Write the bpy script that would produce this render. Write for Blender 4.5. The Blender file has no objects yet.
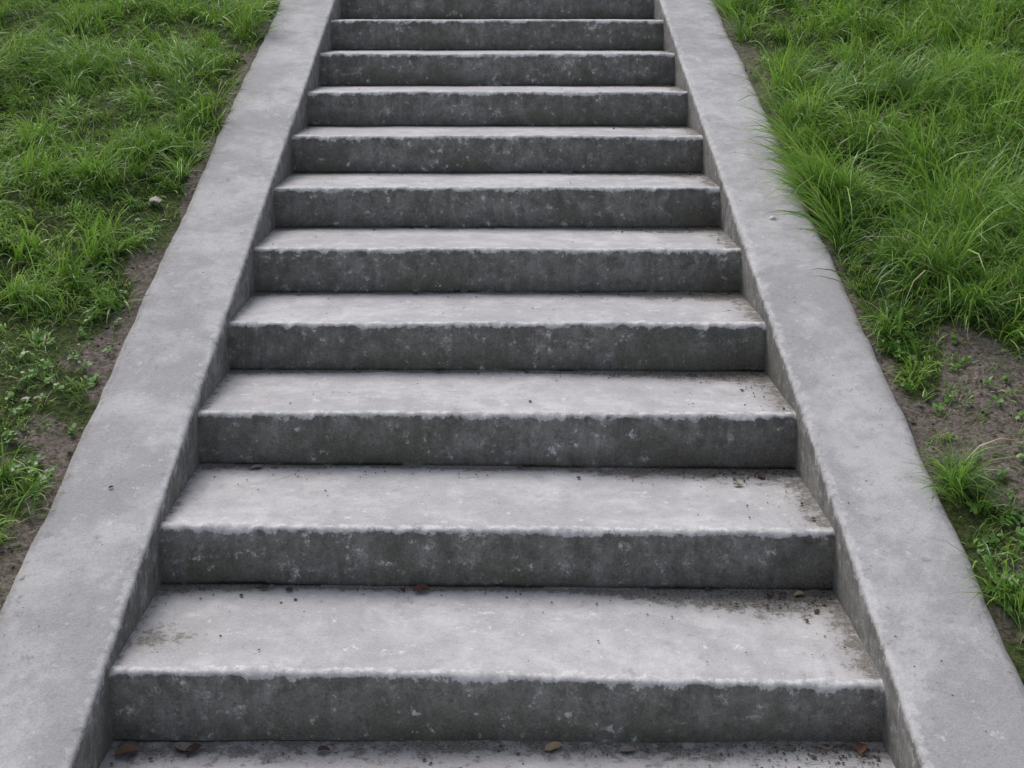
import bpy, math, numpy as np
from mathutils import Vector
rng=np.random.default_rng(7)
scene=bpy.context.scene
R=0.1647; T=0.468; SL=R/T; W=0.9; E=0.05; NS=14
YT=NS*T
# ---------- noise ----------
_tab={}
def vn(x,y,seed=0):
    if seed not in _tab: _tab[seed]=np.random.default_rng(1000+seed).random((256,256))
    t=_tab[seed]
    x=np.asarray(x,float); y=np.asarray(y,float)
    xi=np.floor(x).astype(int); yi=np.floor(y).astype(int)
    fx=x-xi; fy=y-yi; fx=fx*fx*(3-2*fx); fy=fy*fy*(3-2*fy)
    a=t[xi&255,yi&255]; b=t[(xi+1)&255,yi&255]; c=t[xi&255,(yi+1)&255]; d=t[(xi+1)&255,(yi+1)&255]
    return (a*(1-fx)+b*fx)*(1-fy)+(c*(1-fx)+d*fx)*fy
def fbm(x,y,seed=0,o=4):
    s=0;a=1;tot=0
    for i in range(o):
        s=s+a*vn(x*2**i+i*17.3,y*2**i+i*9.1,seed+i); tot+=a; a*=.5
    return s/tot
def sst(a,b,x):
    t=np.clip((x-a)/(b-a),0,1); return t*t*(3-2*t)
# ---------- mesh helpers ----------
def mesh_from(name,V,F,cols=None,smooth=True,mat=None):
    V=np.asarray(V,np.float32); F=np.asarray(F,np.int32)
    me=bpy.data.meshes.new(name); k=F.shape[1]
    me.vertices.add(len(V)); me.vertices.foreach_set('co',V.ravel())
    me.loops.add(F.size); me.loops.foreach_set('vertex_index',F.ravel())
    me.polygons.add(len(F)); me.polygons.foreach_set('loop_start',np.arange(0,F.size,k,dtype=np.int32))
    try: me.polygons.foreach_set('loop_total',np.full(len(F),k,dtype=np.int32))
    except Exception: pass
    me.polygons.foreach_set('use_smooth',np.full(len(F),smooth))
    me.update(calc_edges=True)
    if cols:
        for cn,c in cols.items():
            a=me.color_attributes.new(cn,'FLOAT_COLOR','POINT')
            a.data.foreach_set('color',np.asarray(c,np.float32).ravel())
    ob=bpy.data.objects.new(name,me); scene.collection.objects.link(ob)
    if mat: me.materials.append(mat)
    return ob
def grid_faces(nr,nc,flip=False):
    i=np.arange(nr-1)[:,None]*nc+np.arange(nc-1)[None,:]
    i=i.ravel()
    f=np.stack([i,i+1,i+nc+1,i+nc],1)
    return f[:,::-1] if flip else f
# ---------- node helper ----------
class NT:
    def __init__(s,name):
        s.m=bpy.data.materials.new(name); s.m.use_nodes=True; s.t=s.m.node_tree; s.t.nodes.clear()
        s.out=s.n('ShaderNodeOutputMaterial')
        s.tc=s.n('ShaderNodeTexCoord').outputs['Object']
    def n(s,ty): return s.t.nodes.new(ty)
    def put(s,sock,v):
        if isinstance(v,bpy.types.NodeSocket): s.t.links.new(v,sock)
        elif v is not None:
            if isinstance(v,(tuple,list)) and len(v)==3 and sock.type=='RGBA': v=(*v,1)
            sock.default_value=v
    def noise(s,scale,detail=5,rough=.55,dist=0,stretch=None,off=0):
        n=s.n('ShaderNodeTexNoise'); vec=s.tc
        if stretch or off:
            mp=s.n('ShaderNodeMapping'); s.put(mp.inputs['Vector'],vec)
            if stretch: mp.inputs['Scale'].default_value=stretch
            mp.inputs['Location'].default_value=(off,off*.7,off*1.3); vec=mp.outputs[0]
        s.put(n.inputs['Vector'],vec); n.inputs['Scale'].default_value=scale; n.inputs['Detail'].default_value=detail
        n.inputs['Roughness'].default_value=rough; n.inputs['Distortion'].default_value=dist
        return n.outputs[0]
    def mth(s,op,a,b=0.0,c=None,clamp=False):
        n=s.n('ShaderNodeMath'); n.operation=op; n.use_clamp=clamp
        s.put(n.inputs[0],a); s.put(n.inputs[1],b)
        if c is not None: s.put(n.inputs[2],c)
        return n.outputs[0]
    def ss(s,a,b,x,lo=0.0,hi=1.0):
        n=s.n('ShaderNodeMapRange'); n.interpolation_type='SMOOTHSTEP'
        s.put(n.inputs['Value'],x); n.inputs['From Min'].default_value=a; n.inputs['From Max'].default_value=b
        n.inputs['To Min'].default_value=lo; n.inputs['To Max'].default_value=hi
        return n.outputs[0]
    def mix(s,f,a,b,mode='MIX'):
        n=s.n('ShaderNodeMix'); n.data_type='RGBA'; n.blend_type=mode
        s.put(n.inputs[0],f); s.put(n.inputs[6],a); s.put(n.inputs[7],b); return n.outputs[2]
    def attr(s,name):
        n=s.n('ShaderNodeAttribute'); n.attribute_name=name; sp=s.n('ShaderNodeSeparateColor')
        s.t.links.new(n.outputs['Color'],sp.inputs[0]); return sp.outputs[0],sp.outputs[1],sp.outputs[2],n.outputs['Alpha'],n.outputs['Color']
    def bump(s,h,strength,dist,nrm=None):
        n=s.n('ShaderNodeBump'); s.put(n.inputs['Height'],h); n.inputs['Strength'].default_value=strength; n.inputs['Distance'].default_value=dist
        if nrm: s.put(n.inputs['Normal'],nrm)
        return n.outputs[0]
    def bsdf(s,col,rough=.9,nrm=None,spec=.3):
        b=s.n('ShaderNodeBsdfPrincipled'); s.put(b.inputs['Base Color'],col); s.put(b.inputs['Roughness'],rough)
        b.inputs['Specular IOR Level'].default_value=spec
        if nrm: s.put(b.inputs['Normal'],nrm)
        return b.outputs[0]
    def fin(s,sh): s.t.links.new(sh,s.out.inputs[0]); return s.m

def concrete(name,bright=1.0,mott=1.0,wear=1.0,rz=1.2):
    # attr st: R riser-ness, G height fraction (0 bottom..1 top), B wear, A dirt
    k=NT(name); ri,hf,we,di,_=k.attr('st')
    big=k.noise(2.6,6,.68,.3); mid=k.noise(9,7,.70); mid2=k.noise(38,5,.72,0,off=4); grit=k.noise(170,3,.7,off=9)
    patch=k.noise(21,7,.78,.15,off=21); drip=k.noise(30,5,.7,0,stretch=(1,1,.18),off=5)
    B=bright
    c=k.mix(k.ss(.36,.64,mid),(.385*B,.377*B,.388*B),(.50*B,.491*B,.502*B))
    c=k.mix(k.ss(.43,.58,big,0,.60*mott),c,(.31*B,.304*B,.314*B))
    c=k.mix(k.ss(.52,.68,mid2,0,.22*mott),c,(.27,.262,.265))
    c=k.mix(k.ss(.58,.66,patch,0,.40),c,(.62,.61,.615))
    c=k.mix(k.ss(.42,.34,patch,0,.50*mott),c,(.23,.222,.218))
    c=k.mix(k.ss(.67,.71,grit,0,.6),c,(.12,.115,.11))
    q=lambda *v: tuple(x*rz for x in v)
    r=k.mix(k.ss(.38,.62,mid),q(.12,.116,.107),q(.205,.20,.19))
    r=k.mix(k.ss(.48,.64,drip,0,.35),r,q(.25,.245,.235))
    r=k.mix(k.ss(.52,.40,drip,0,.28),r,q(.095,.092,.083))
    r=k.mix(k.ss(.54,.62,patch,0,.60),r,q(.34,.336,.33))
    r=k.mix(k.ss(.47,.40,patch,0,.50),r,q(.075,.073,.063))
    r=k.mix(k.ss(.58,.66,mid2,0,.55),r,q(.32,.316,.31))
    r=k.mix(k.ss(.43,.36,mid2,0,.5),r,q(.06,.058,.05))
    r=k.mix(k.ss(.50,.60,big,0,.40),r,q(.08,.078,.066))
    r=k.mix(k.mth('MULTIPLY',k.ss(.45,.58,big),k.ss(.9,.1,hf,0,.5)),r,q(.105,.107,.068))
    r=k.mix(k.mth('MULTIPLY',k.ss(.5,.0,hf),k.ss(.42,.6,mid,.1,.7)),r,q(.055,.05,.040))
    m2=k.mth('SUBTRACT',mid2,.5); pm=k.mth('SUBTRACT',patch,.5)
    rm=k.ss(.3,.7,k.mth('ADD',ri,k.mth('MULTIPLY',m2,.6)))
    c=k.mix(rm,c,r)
    wn=k.mth('ADD',k.mth('MULTIPLY',m2,2.0),k.mth('MULTIPLY',pm,3.4))
    wm=k.ss(.42,.60,k.mth('ADD',we,wn))
    wc=k.mix(k.ss(.40,.60,mid2),(.42,.415,.412),(.66,.65,.65))
    c=k.mix(k.mth('MULTIPLY',wm,.8*wear),c,wc)
    sf=k.ss(.02,.75,k.mth('ADD',di,k.mth('MULTIPLY',k.mth('SUBTRACT',mid,.5),.9)),0,.66)
    c=k.mix(sf,c,k.mix(.45,c,(.12,.104,.083),'MIX'))
    dm=k.ss(.38,.68,k.mth('ADD',di,k.mth('ADD',k.mth('MULTIPLY',m2,1.1),k.mth('MULTIPLY',pm,1.7))))
    c=k.mix(k.mth('MULTIPLY',dm,.80),c,k.mix(k.ss(.4,.6,grit),(.080,.071,.060),(.17,.155,.132)))
    c=k.mix(k.ss(.35,.65,grit),k.mix(.10,c,(0,0,0)),k.mix(.04,c,(1,1,1)))
    h=k.mth('ADD',k.mth('MULTIPLY',grit,.35),mid2)
    nb=k.bump(h,.38,.006)
    return k.fin(k.bsdf(c,.92,nb,.25))
M_st=concrete('weathered_concrete',1.08,.85,1.0,1.22); M_ck=concrete('cheek_concrete',1.0,1.2,.5,1.15)

# ---------- stairs ----------
nx=320; xs=np.linspace(-.904,.904,nx)
ztl=np.zeros(NS+2); ztl[1:4]=[.019,.008,.004]
zbk=np.zeros(NS+2); zbk[0:4]=[.006,.009,.009,.004]
rows=[];cols=[]
def nosing_r(n): 
    r=.006+.009*fbm(xs*9+n*31,xs*0+n*7.7,3)+.010*(fbm(xs*36+n*31,xs*0+n*7.7,7)-.35)
    ch=sst(.52,.64,fbm(xs*16+n*13,xs*0+n*3.1,11)); return np.minimum(np.maximum(r,.004)+.013*ch,.025)
def zoff(front,back,u):
    return -(xs/.9)*(front*(1-u)+back*u)
for n in range(1,NS+2):
    y0=(n-1)*T; z0=(n-1)*R
    wob=(fbm(xs*3+n*5,xs*0+n,21)-.5)*.014
    r=nosing_r(n)
    zt=z0+zoff(ztl[min(n,NS)],0,0)+(fbm(xs*2.5+n*9,xs*0+n,33)-.5)*.009+(fbm(xs*35+n*9,xs*0+n,35)-.5)*.005
    zb=z0-R+zoff(0,zbk[min(n-1,NS)],1)
    fr=[0,.08,.2,.35,.5,.62,.72,.79,.85,.9,.94,.97,1]
    for f in fr:
        zz=zb+(zt-r-zb)*f
        rough=(fbm(xs*30+n*3,zz*30,41)-.5)*.006+(fbm(xs*7,zz*7+n,45)-.5)*.007
        yy=y0+.010*(1-f)+wob+rough
        dist=(zt-zz)
        rows.append(np.stack([xs,yy,zz],1))
        side=np.maximum(0,1-np.minimum(.9-xs,.9+xs)/.05)
        di=.22*sst(.15,0,f)*np.ones(nx)+.18*side+(.44 if n<=4 else .24)*sst(.2,.85,xs)*sst(.95,.1,f)
        ww=.012+.024*fbm(xs*6+n*3,xs*0+n*1.7,47)
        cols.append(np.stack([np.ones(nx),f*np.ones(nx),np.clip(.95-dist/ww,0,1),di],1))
    for a in (22,45,68,90):
        a=math.radians(a)
        yy=y0+wob+r*(1-math.cos(a)); zz=zt-r+r*math.sin(a)
        rows.append(np.stack([xs,yy,zz],1))
        cols.append(np.stack([np.full(nx,.6*(1-a/1.57)),np.ones(nx),np.full(nx,.75),np.zeros(nx)],1))
    if n==NS+1: break
    zb2=z0+zoff(0,zbk[min(n,NS)],1)
    us=[.075,.09,.11]+list(np.linspace(.14,.8,18))+[.84,.88,.91,.94,.97,.99,1.03]
    for u in us:
        uu=min(u,1)
        zz=zt*(1-uu)+zb2*uu+(fbm(xs*6,np.full(nx,u*3+n*4.),51)-.5)*.005+(fbm(xs*45,np.full(nx,u*20+n*4.),57)-.5)*.0014
        yy=np.full(nx,y0+u*T)
        db=(1-u)*T
        wl=.02+.06*fbm(xs*5+n*7,xs*0+n,61)+(.46*(fbm(xs*6,xs*0+n*2.2,63)))*sst(.10,.85,xs)+.12*sst(-.5,-.9,xs)*fbm(xs*9,xs*0+n*2.2,67)
        sd=np.maximum(sst(.14,0,.9-xs),sst(.06,0,.9+xs)*.8)
        di=np.clip(np.maximum(sst(1,0,db/wl)*.82,sd*.65),0,1)
        if n==1: di=np.maximum(di,.55*sst(.24,0,np.hypot((xs+.83)/1.0,(u-.35)*.6)))
        if n==2: di=np.maximum(di,.32*sst(.10,0,np.hypot((xs+.52)/1.0,(u-.55)*.5)))
        rows.append(np.stack([xs,yy,zz],1))
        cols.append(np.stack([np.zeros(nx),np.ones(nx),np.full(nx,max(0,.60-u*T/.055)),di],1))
V=np.concatenate(rows); C=np.concatenate(cols)
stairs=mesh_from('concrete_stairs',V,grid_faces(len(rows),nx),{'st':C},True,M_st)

# ---------- cheek walls ----------
def cheek(side,name):
    ys=np.concatenate([np.arange(-.62,YT-.01,.02),[YT]])
    ztop=ys*SL+E
    prof=[]
    for d in (.5,.4,.32,.26,.21,.17,.13,.1,.08,.065,.052,.042,.034): prof.append((0,d,1,d))
    for q in range(4): prof.append(('r',q))
    for x in np.linspace(.035,.262,18): prof.append((x,0,0,0))
    for q in range(3,-1,-1): prof.append(('q',q))
    for d in (.036,.05,.07,.1,.2,.5): prof.append((.30,d,1,d))
    rows=[];cols=[]
    n=len(ys); s=side
    rr=.007+.008*fbm(ys*7,ys*0+s,71)+.014*sst(.58,.8,fbm(ys*9,ys*0+s*3+5,73))+.004*fbm(ys*24,ys*0+s,72)
    ro=.012+.014*fbm(ys*5,ys*0+s,75)+.006*fbm(ys*22,ys*0+s,76)
    wi=(fbm(ys*2.3,ys*0+s*2+9,79)-.5)*.004; wo=(fbm(ys*2.3,ys*0+s*2+3,81)-.5)*.020+(fbm(ys*14,ys*0+s*2+3,82)-.5)*.012
    for p in prof:
        if p[0]=='r':
            a=math.radians(8+26*p[1]); x=rr*(1-math.cos(a)); dz=rr*(1-math.sin(a)); k=.7-.2*p[1]; w=.60; x=x+wi
            hf=np.ones(n)
        elif p[0]=='q':
            a=math.radians(8+26*p[1]); x=.30-ro*(1-math.cos(a))+wo; dz=ro*(1-math.sin(a)); k=.5; w=.35; hf=np.ones(n)
        else:
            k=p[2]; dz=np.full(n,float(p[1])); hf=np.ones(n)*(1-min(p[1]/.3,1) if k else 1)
            if k:
                x=np.full(n,float(p[0]))+(wo if p[0]>.1 else wi+(fbm(ys*22,np.full(n,p[1]*22+s*5.),83)-.5)*.004)
                w=max(0,.6-p[1]/.05)*1.0
            else:
                x=np.full(n,p[0]); w=max(0,.4-min(p[0]-.01,.29-p[0])/.06)
                dz=(fbm(ys*4,np.full(n,p[0]*5+s*3.),85)-.5)*.006+(fbm(ys*30,np.full(n,p[0]*30+s*3.),87)-.5)*.0018
                if p[0] in(.035,.262): dz=dz*.3
        zz=np.maximum(ztop-dz,-R-.12)
        rows.append(np.stack([s*(W+x),ys,zz],1))
        dd=np.full(n,.0)
        if k==1: dd=dd+.16
        if p[0]!='r' and p[0]!='q' and k==0 and p[0]>.20: dd=dd+.28*(p[0]-.20)/.07
        if p[0]=='q': dd=dd+.33
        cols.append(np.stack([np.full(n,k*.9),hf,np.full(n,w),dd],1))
    V=np.concatenate(rows);C=np.concatenate(cols)
    F=grid_faces(len(rows),n,flip=(side>0))
    return mesh_from(name,V,F,{'st':C},True,M_ck)
cheek(-1,'stair_cheek_wall'); cheek(1,'stair_cheek_wall.001')

# ---------- ground ----------
def gz(x,y):
    ax=np.abs(x)
    base=np.clip(y*SL+E,-R,NS*R)-.026
    near=sst(.0,.35,ax-1.2)
    b=(fbm(x*1.3+5,y*1.3,91)-.5)*.14*near+(fbm(x*6,y*6,95)-.5)*.035+(fbm(x*25,y*25,97)-.5)*.010
    far=sst(4,30,ax)*(fbm(x*.05,y*.05,99)-.5)*1.5
    return base+b+near*.01+far
def bare(x,y):
    ax=np.abs(x)-1.2; nz=fbm(x*6,y*6,101)-.5; n2=fbm(x*2,y*1.6,103)-.5
    L=x<0
    wl=.045+.12*n2+.24*nz+.035*sst(2.4,1.4,y)
    wr=.03+.12*n2+.12*nz+.06*sst(2.8,3.3,y)-.05*sst(.7,.4,y)
    wid=np.where(L,wl,wr)
    b=sst(.05,-.06,ax-wid)
    pr=sst(1.15,.75,np.hypot((x-1.60)/.46,(y-.86)/.34)+nz*1.6)
    b=np.maximum(b,np.where(L,0,pr))
    lo=np.where(L,sst(1.5,.9,y)*sst(-.10,.16,nz)*.85, sst(.7,.4,y)*sst(-.08,.2,nz)*.6)
    return np.clip(np.maximum(b,lo),0,1)
gx=np.concatenate([np.arange(1.19,2.6,.02),np.arange(2.6,5,.06),[5.3,6,7,9,12,18,30,60,120,300]])
gy=np.concatenate([[-300,-120,-50,-20,-8,-5,-3.5,-2.5,-2,-1.6,-1.3],np.arange(-1.1,5.2,.022),np.arange(5.2,7.6,.08),[8,9,11,15,22,40,90,200,300]])
xc=np.array([-1.15,-.95,-.5,0,.5,.95,1.15])
gxs=np.concatenate([-gx[::-1],xc,gx])
X,Y=np.meshgrid(gxs,gy)
Z=gz(X,Y)
inn=np.abs(X)<1.18
Z=np.where(inn,np.where(Y<-.62,-R-.03,np.where(Y>YT+.1,NS*R-.03,np.clip(Y*SL+E,-R,NS*R)-.30)),Z)
bm_=np.where(inn,1,bare(X,Y))
C=np.stack([bm_,bm_*0,bm_*0,bm_*0+1],-1).reshape(-1,4)
k=NT('soil_and_turf'); br=k.attr('gr')[0]
n1=k.noise(11,5,.7); n2=k.noise(60,5,.75)
soil=k.mix(k.ss(.38,.62,n2),(.075,.06,.05),(.27,.23,.20)); soil=k.mix(k.ss(.42,.6,n1,0,.6),soil,(.17,.143,.125))
soil=k.mix(k.ss(.62,.69,k.noise(120,3,.7,off=6)),soil,(.40,.36,.32))
soil=k.mix(k.ss(.54,.62,k.noise(30,4,.7,off=16),0,.6),soil,(.075,.09,.035))
gb=k.mix(k.ss(.4,.6,n2),(.035,.045,.015),(.09,.12,.04))
c=k.mix(k.ss(.35,.7,k.mth('ADD',br,k.mth('MULTIPLY',k.mth('SUBTRACT',n1,.5),.8))),gb,soil)
M_g=k.fin(k.bsdf(c,.95,k.bump(k.mth('ADD',n1,n2),.9,.02),.15))
mesh_from('ground',np.stack([X,Y,Z],-1).reshape(-1,3),grid_faces(len(gy),len(gxs)),{'gr':C},True,M_g)

def slab(name,x0,x1,y0,y1,z,di=.2):
    xa=np.linspace(x0,x1,int((x1-x0)/.03)); ya=np.linspace(y0,y1,int((y1-y0)/.03))
    X,Y=np.meshgrid(xa,ya); Z=z+(fbm(X*5,Y*5,111)-.5)*.006+(fbm(X*40,Y*40,113)-.5)*.002
    edge=(np.minimum(np.minimum(X-x0,x1-X),np.minimum(Y-y0,y1-Y))<.001)
    Z=np.where(edge,z-.1,Z)
    d=di+.35*sst(-.12,0,Y)*(Y<.1)+.2*(fbm(X*6,Y*6,115)-.5)
    C=np.stack([d*0,d*0+1,d*0,d],-1).reshape(-1,4)
    return mesh_from(name,np.stack([X,Y,Z],-1).reshape(-1,3),grid_faces(len(ya),len(xa)),{'st':C},True,M_st)
slab('pavement',-.96,.96,-4.5,.10,-R,.26)
slab('upper_pavement',-1.19,1.19,YT+.012,YT+5,NS*R-.004)

# ---------- grass ----------
def visible_w(x,y):
    d=y+3.0; return (np.abs(x)<.42*d+.15)&(y<5.6)
def make_blades(P,L,Wd,az,th0,bend,col,nseg=4,twist=None,zt=.4):
    n=len(P)
    h=np.stack([np.cos(az),np.sin(az),np.zeros(n)],1)
    if twist is None: twist=rng.normal(0,.5,n)
    wv=np.stack([-np.sin(az+twist),np.cos(az+twist),rng.normal(0,zt,n)],1)
    wv/=np.linalg.norm(wv,axis=1)[:,None]
    pts=[P]; cur=P.copy()
    for i in range(nseg):
        th=th0+bend*((i+.5)/nseg)**1.2
        st=L/nseg
        cur=cur+(np.sin(th)*st)[:,None]*h; cur[:,2]+=np.cos(th)*st
        pts.append(cur.copy())
    Vs=np.zeros((n,2*nseg+1,3),np.float32)
    for i in range(nseg):
        w=(Wd*(1-(i/nseg)**1.6)*.5*(0.8 if i==0 else 1))[:,None]*wv
        Vs[:,2*i]=pts[i]-w; Vs[:,2*i+1]=pts[i]+w
    Vs[:,2*nseg]=pts[nseg]
    base=np.arange(n)[:,None]*(2*nseg+1)
    tri=[]
    for i in range(nseg-1):
        tri.append([2*i,2*i+1,2*i+3]); tri.append([2*i,2*i+3,2*i+2])
    tri.append([2*nseg-2,2*nseg-1,2*nseg])
    F=(base[:,:,None]+np.array(tri)[None]).reshape(-1,3)
    Cc=np.repeat(col[:,None,:],2*nseg+1,1).reshape(-1,4)
    return Vs.reshape(-1,3),F,Cc
parts=[]
def pal(n,yel,dry,seedv):
    a=np.array([.060,.165,.030]);b=np.array([.31,.52,.090]);d=np.array([.50,.44,.26])
    t=np.clip(yel+rng.normal(0,.28,n),0,1)[:,None]
    c=a*(1-t)+b*t
    c=np.where(rng.random(n)[:,None]<dry,d*(.7+.5*rng.random((n,1))),c)
    return np.concatenate([c,np.ones((n,1))],1)
def tufts(nt,xr,yr,nb,Lr,wid,thr,longf,extra_dry=.03,force=None,tb=1.0):
    if force is None:
        sx=rng.choice([-1,1],nt); x=sx*rng.uniform(*xr,nt); y=rng.uniform(*yr,nt)
        keep=(rng.random(nt)>bare(x,y)*thr)&(visible_w(x,y)|(rng.random(nt)<.25))
        x=x[keep];y=y[keep]
    else: x,y=force
    n=len(x); k=nb
    cx=np.repeat(x,k);cy=np.repeat(y,k); N=n*k
    rad=np.repeat(rng.uniform(.01,.05,n),k)*np.sqrt(rng.random(N)); aa=rng.uniform(0,6.283,N)
    px=cx+rad*np.cos(aa);py=cy+rad*np.sin(aa)
    m=np.abs(px)<1.228; px=np.where(m,np.sign(cx)*1.23,px)
    tus=fbm(x*4.5,y*4.5,125,2)
    lf=(.36+.75*fbm(x*2.2,y*2.2,121)+.25*(x>0)*sst(.9,1.6,y)*sst(3.2,2.4,y))*(.42+1.5*sst(.3,.75,tus))
    lf=lf*(1-.5*bare(x,y))*np.where((x<0)&(y<1.2),.75,1)*np.where((x>0)&(y<.8),.65,1)
    if force is not None: lf=.8+.3*tus
    Lt=np.repeat(rng.uniform(*Lr,n)*(lf if longf else 1),k)*rng.uniform(.5,1.2,N)
    taz=np.repeat(-1.57+(fbm(x*2.5,y*2.5,127,2)-.5)*6+rng.normal(0,.6,n),k)
    mixa=rng.random(N)<.30
    az=np.where(mixa,aa+rng.normal(0,.5,N),taz+rng.normal(0,.5,N))
    th0=np.abs(rng.normal(.5,.33,N)); bend=rng.uniform(.6,2.3,N)*tb
    P=np.stack([px,py,gz(px,py)-.006],1)
    ye=np.repeat(.16+.75*fbm(x*1.6+8,y*1.6,131)+.55*(tus-.5)+rng.normal(0,.24,n),k)
    col=pal(N,ye,extra_dry,0)
    Wd=wid*rng.uniform(.6,1.4,N)
    parts.append(make_blades(P,Lt,Wd,az,th0,bend,col))
tufts(9000,(1.235,4.1),(-1.0,7.0),24,(.12,.23),.0048,.95,True,.04)
tufts(8500,(1.23,4.1),(-1.0,7.0),12,(.03,.08),.0036,.66,False,.14)
tufts(1300,(1.28,4.1),(-.2,7.0),26,(.18,.30),.0068,1.2,True,.02)
fx=[];fy=[]
for (a,b,s,c) in [(1.30,2.25,.07,26),(1.32,2.6,.06,16),(1.29,1.95,.05,10),(1.30,4.3,.05,14),(1.29,3.9,.04,4),(1.64,1.40,.09,26),(1.48,1.85,.10,20),(1.40,2.2,.08,16),(1.27,.56,.03,6),(1.28,.18,.02,3),(-1.44,1.75,.06,9),(-1.42,2.6,.08,14),(-1.42,3.3,.08,12),(-1.42,.55,.04,4),(1.52,3.1,.12,16),(-1.75,2.5,.12,10),(1.30,1.32,.02,3)]:
    fx+=list(rng.normal(a,s,c)); fy+=list(rng.normal(b,s*1.2,c))
fx=np.array(fx);fy=np.array(fy); fx=np.where(np.abs(fx)<1.235,np.sign(fx)*1.245,fx)
tufts(0,None,None,30,(.14,.25),.0048,1,True,.03,force=(fx,fy))
def strays(cx,cy,n,sp=.07,L0=.16,L1=.34,wd=.0062,dry=.08,sa=.55,t0=.35,t1=.95,b0=.25,b1=1.1,yl=.5):
    px=cx+rng.normal(0,.025,n); py=cy+rng.normal(0,sp,n)
    s=np.sign(cx); px=np.where(np.abs(px)<1.235,s*(1.237+.03*rng.random(n)),px)
    P=np.stack([px,py,np.maximum(gz(px,py),py*SL+E-.03)],1)
    az=(math.pi if s>0 else 0)+rng.normal(0,sa,n)+s*.45
    parts.append(make_blades(P,rng.uniform(L0,L1,n),wd*rng.uniform(.6,1.3,n),az,rng.uniform(t0,t1,n),rng.uniform(b0,b1,n),pal(n,yl+rng.normal(0,.15,n),dry,0),zt=2.5))
for a,b,n,sp in [(1.26,2.15,230,.07),(1.26,2.42,70,.04),(1.25,2.62,70,.05),(1.26,1.90,40,.04)]: strays(a,b,n,sp,.14,.32)
for a,b,n,sp in [(1.25,4.25,80,.10),(1.24,2.95,10,.07),(1.24,.55,40,.05),(1.24,.18,14,.03),(-1.25,3.2,20,.1),(1.24,3.5,8,.1),(1.24,1.5,10,.08),(-1.25,2.55,16,.08),(-1.25,3.8,16,.15)]: strays(a,b,n,sp,.09,.22,.0048)
strays(1.25,3.1,6,.12,.26,.38,.0045,.0,.35); strays(1.25,2.2,22,.12,.30,.42,.0048,.1,.4); strays(1.25,4.3,8,.15,.28,.40,.0045,.0,.4)
off=0;Vs=[];Fs=[];Cs=[]
for v,f,c in parts: Vs.append(v);Fs.append(f+off);Cs.append(c);off+=len(v)
k=NT('grass_blade'); ac=k.attr('col')[4]
b=k.bsdf(ac,.40,None,.45); tr=k.n('ShaderNodeBsdfTranslucent'); k.put(tr.inputs[0],k.mix(.5,ac,(.28,.46,.06)))
mx=k.n('ShaderNodeMixShader'); mx.inputs[0].default_value=.30; k.t.links.new(b,mx.inputs[1]);k.t.links.new(tr.outputs[0],mx.inputs[2])
M_gr=k.fin(mx.outputs[0])
mesh_from('grass',np.concatenate(Vs),np.concatenate(Fs),{'col':np.concatenate(Cs)},True,M_gr)
print('GRASS faces',sum(len(f) for f in Fs))

# ---------- broadleaf weeds ----------
def rosettes(cx,cy,nl,size,hgt):
    V=[];F=[];C=[]
    ns=8
    for i in range(len(cx)):
        for j in range(nl):
            a=rng.uniform(0,6.28); r=rng.uniform(.2,1)*size*2.2
            x=cx[i]+r*math.cos(a); y=cy[i]+r*math.sin(a)
            if abs(x)<1.235: x=math.copysign(1.24,x)
            s=size*rng.uniform(.5,1.2)
            z=float(gz(np.array(x),np.array(y)))+rng.uniform(.3,1)*hgt
            tlt=rng.normal(0,.35,2)
            col=np.array([.08,.20,.035])*(.7+.9*rng.random())+np.array([.04,.04,0])*rng.random()
            b0=len(V)
            for q in range(ns):
                t=6.283*q/ns; u=math.cos(t)*s; v=math.sin(t)*s*.62
                X_=u*math.cos(a)-v*math.sin(a); Y_=u*math.sin(a)+v*math.cos(a)
                V.append((x+X_,y+Y_,z+X_*tlt[0]+Y_*(tlt[1]+SL)+abs(v)*.3)); C.append((*col,1))
            F.append([b0+q for q in range(ns)])
    return V,F,C
wx=[];wy=[]
for (a,b,sx,sy,c) in [(-1.42,1.05,.12,.22,26),(-1.35,.6,.08,.15,14),(1.27,.22,.03,.07,12),(1.30,.38,.05,.06,12),(1.36,1.22,.07,.05,10),(1.5,.55,.1,.06,14),(1.5,.9,.15,.15,9),(-1.5,.2,.1,.2,12),(-1.9,3.4,.3,.5,40),(2.0,3.6,.3,.5,50),(1.36,2.9,.04,.3,10),(-1.35,1.6,.06,.25,10),(1.3,1.0,.03,.25,6)]:
    wx+=list(rng.normal(a,sx,c));wy+=list(rng.normal(b,sy,c))
V,F,C=rosettes(wx,wy,10,.009,.026)
me=mesh_from('broadleaf_weeds',V,F,{'col':C},False,M_gr)

# ---------- debris ----------
def blob(cx,cy,cz,s,V,F):
    b0=len(V)
    pts=[(1,0,0),(-1,0,0),(0,1,0),(0,-1,0),(0,0,1),(0,0,-.6),(.65,.65,.3),(-.65,.65,.35),(-.65,-.65,.3),(.65,-.65,.35)]
    j=rng.uniform(.75,1.2,(10,1)); sc=np.array([1,rng.uniform(.6,1),rng.uniform(.45,.8)])*s
    a=rng.uniform(0,6.28); 
    for p,q in zip(pts,j):
        v=np.array(p)*q*sc; V.append((cx+v[0]*math.cos(a)-v[1]*math.sin(a),cy+v[0]*math.sin(a)+v[1]*math.cos(a),cz+v[2]))
    for t in [(0,6,4),(6,2,4),(2,7,4),(7,1,4),(1,8,4),(8,3,4),(3,9,4),(9,0,4),(0,5,6),(6,5,2),(2,5,7),(7,5,1),(1,5,8),(8,5,3),(3,5,9),(9,5,0)]:
        F.append([b0+i for i in t])
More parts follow.
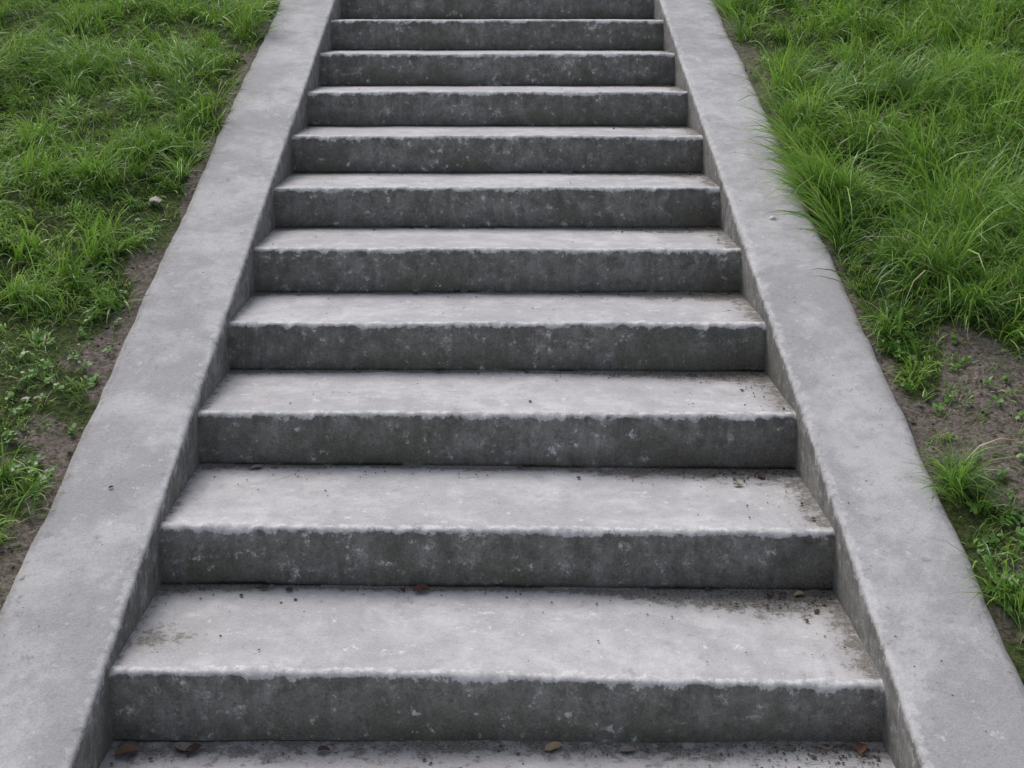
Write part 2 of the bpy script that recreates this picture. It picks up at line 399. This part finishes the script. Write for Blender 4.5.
def tread_z(n,x,u):
    f=ztl[min(n,NS)]; b=zbk[min(n,NS)]
    return (n-1)*R-(x/.9)*(f*(1-u)+b*u) if n>0 else -R
V=[];F=[]
for i in range(1900):
    n=int(rng.integers(0,12)) if rng.random()<.6 else int(rng.integers(0,4))
    x=rng.uniform(-.88,.88) if rng.random()<.45 else .88-abs(rng.normal(0,.22))
    u=1-min(abs(rng.normal(0,.12)),.95) if rng.random()<.85 else rng.uniform(.05,.98)
    x=max(-.88,min(.88,x)); s=rng.uniform(.0014,.0042) if rng.random()<.95 else rng.uniform(.005,.009)
    yy=(n-1)*T+min(u*T,T-.006)
    blob(x,yy,tread_z(n,x,u)+s*.4+.002,s,V,F)
for i in range(1400):
    s_=rng.choice([-1,1]); x=s_*rng.uniform(1.22,1.9); y=rng.uniform(-.3,4.8)
    if bare(np.array(x),np.array(y))>.4:
        s=rng.uniform(.002,.010); blob(x,y,float(gz(np.array(x),np.array(y)))+s*.3,s,V,F)
for i in range(110):
    s_=rng.choice([-1,1]); x=s_*rng.uniform(.93,1.18); y=rng.uniform(-.3,4.8)
    s=rng.uniform(.001,.003); blob(x,y,y*SL+E+s*.2,s,V,F)
k=NT('soil_crumb'); M_cr=k.fin(k.bsdf(k.mix(k.noise(25,3),(.03,.025,.02),(.14,.12,.10)),.95))
mesh_from('soil_crumbs',V,F,None,False,M_cr)
k=NT('pale_stone'); M_ps=k.fin(k.bsdf(k.mix(k.ss(.35,.65,k.noise(60,6)),(.34,.31,.27),(.52,.47,.42)),.9,k.bump(k.noise(90,5),.9,.01)))
for (x,y,s) in [(-1.32,2.12,.045),(-1.36,2.0,.014),(-1.42,.95,.016)]:
    V=[];F=[]; blob(x,y,float(gz(np.array(x),np.array(y)))+s*.55,s,V,F)
    o=mesh_from('stone',V,F,None,False,M_ps); md=o.modifiers.new('b','BEVEL'); md.width=s*.08; md.segments=2
V=[];F=[];C=[]
def leaf(x,y,z,L,a,col,curl=.35,slope=0):
    b0=len(V); nu=7;nv=5
    for i in range(nu):
        u=i/(nu-1); w=L*.33*math.sin(math.pi*min(u*.95+.03,1))**.8
        for j in range(nv):
            v=(j/(nv-1)-.5)*2
            X_=(u-.5)*L; Y_=v*w*(1+.12*math.sin(9*u)); Z_=abs(v)**1.5*w*curl*1.6+ .12*L*math.sin(3*u+x*30)*.6+rng.normal(0,.015)*L
            xx=x+X_*math.cos(a)-Y_*math.sin(a); yy=y+X_*math.sin(a)+Y_*math.cos(a)
            V.append((xx,yy,z+Z_+.05*L+(yy-y)*slope)); C.append((*[c*rng.uniform(.8,1.2) for c in col],1))
    for i in range(nu-1):
        for j in range(nv-1):
            q=b0+i*nv+j; F.append([q,q+1,q+nv+1,q+nv])
br=(.18,.095,.06); dk=(.06,.042,.033); gr=(.22,.20,.18); tan=(.34,.25,.16)
for (n,x,u,L,a,c) in [(0,-.85,.90,.055,.3,br),(0,-.73,.95,.05,-.6,gr),(0,-.70,.93,.045,.9,dk),(0,.13,.95,.045,.4,tan),(0,.84,.94,.045,1.2,br),(0,.30,.93,.04,.2,gr),(0,-.4,.93,.03,.2,dk),
   (1,-.20,.93,.048,.35,(.10,.05,.035)),(1,-.62,.94,.024,.2,dk),(1,-.55,.93,.026,1.,dk),(1,-.25,.94,.02,2.,dk),(2,-.72,.93,.035,.4,gr),(1,.80,.93,.03,.1,tan),(1,.72,.92,.025,1.1,dk),(2,.78,.85,.035,2.,dk),(2,.70,.7,.03,.1,tan),
   (5,-.35,.94,.026,.3,dk),(5,-.02,.93,.024,1.3,dk),(4,-.3,.93,.024,.3,dk),(4,.2,.9,.018,.3,dk),(6,-.2,.93,.024,.5,dk),(6,.35,.94,.024,.5,dk),(3,.1,.95,.02,1,dk),(3,-.2,.95,.022,1,dk)]:
    leaf(x,(n-1)*T+u*T,tread_z(n,x,u)+.004,L,a,c)
leaf(1.04,2.0,2.0*SL+E+.003,.03,.5,(.65,.6,.5),.3,SL); leaf(-1.05,.55,.55*SL+E+.003,.014,.5,dk,.3,SL)
k=NT('dry_leaf'); M_lf=k.fin(k.bsdf(k.attr('col')[4],.8)); mesh_from('fallen_leaves',V,F,{'col':C},True,M_lf)
n=520
nn=rng.integers(0,9,n); x=np.where(rng.random(n)<.75,.87-np.abs(rng.normal(0,.13,n)),rng.uniform(-.85,.85,n)); u=1-np.clip(np.abs(rng.normal(0,.17,n)),.02,.9)
z=np.array([tread_z(int(a),b,c) for a,b,c in zip(nn,x,u)])+.005
P=np.stack([x,(nn-1)*T+u*T,z],1); az=rng.normal(0,.7,n)+rng.choice([0,math.pi],n)
L=rng.uniform(.015,.065,n); cc=np.array([.20,.165,.115,1])*rng.uniform(.25,1.6,(n,1)); cc[:,3]=1
L=np.minimum(L,.9-np.abs(x)+.005)
v,f,c=make_blades(P,L,np.full(n,.0020),az,np.full(n,1.5),rng.normal(0.03,.06,n),cc)
mesh_from('dry_grass_straws',v,f,{'col':c},True,M_lf)

# ---------- camera, light ----------
cd=bpy.data.cameras.new('camera'); cam=bpy.data.objects.new('camera',cd); scene.collection.objects.link(cam)
cam.location=(0,-2.875,1.54); cam.rotation_euler=(math.radians(84),0,0)
cd.sensor_width=36; cd.lens=36*1303/1024; cd.shift_x=.0143; cd.shift_y=-.2322; cd.clip_end=2000
scene.camera=cam
w=bpy.data.worlds.new('World'); scene.world=w; w.use_nodes=True
nt=w.node_tree; bg=nt.nodes['Background']; sk=nt.nodes.new('ShaderNodeTexSky'); sk.sky_type='NISHITA'; sk.sun_disc=False
el=58; rot=-35
sk.sun_elevation=math.radians(el); sk.sun_rotation=math.radians(rot); sk.air_density=1; sk.dust_density=4
hs=nt.nodes.new('ShaderNodeHueSaturation'); hs.inputs['Saturation'].default_value=.55; hs.inputs['Value'].default_value=1.06
nt.links.new(sk.outputs[0],hs.inputs['Color']); nt.links.new(hs.outputs[0],bg.inputs[0]); bg.inputs[1].default_value=.15
sd=bpy.data.lights.new('sun','SUN'); sd.energy=1.5; sd.angle=math.radians(32); sd.color=(1,.97,.93)
so=bpy.data.objects.new('sun',sd); scene.collection.objects.link(so)
a=math.radians(rot); d=Vector((math.sin(a)*math.cos(math.radians(el)),math.cos(a)*math.cos(math.radians(el)),math.sin(math.radians(el))))
so.rotation_euler=d.to_track_quat('Z','Y').to_euler(); so.location=(0,0,8)
scene.view_settings.view_transform='Standard'; scene.view_settings.look='None'; scene.view_settings.exposure=0
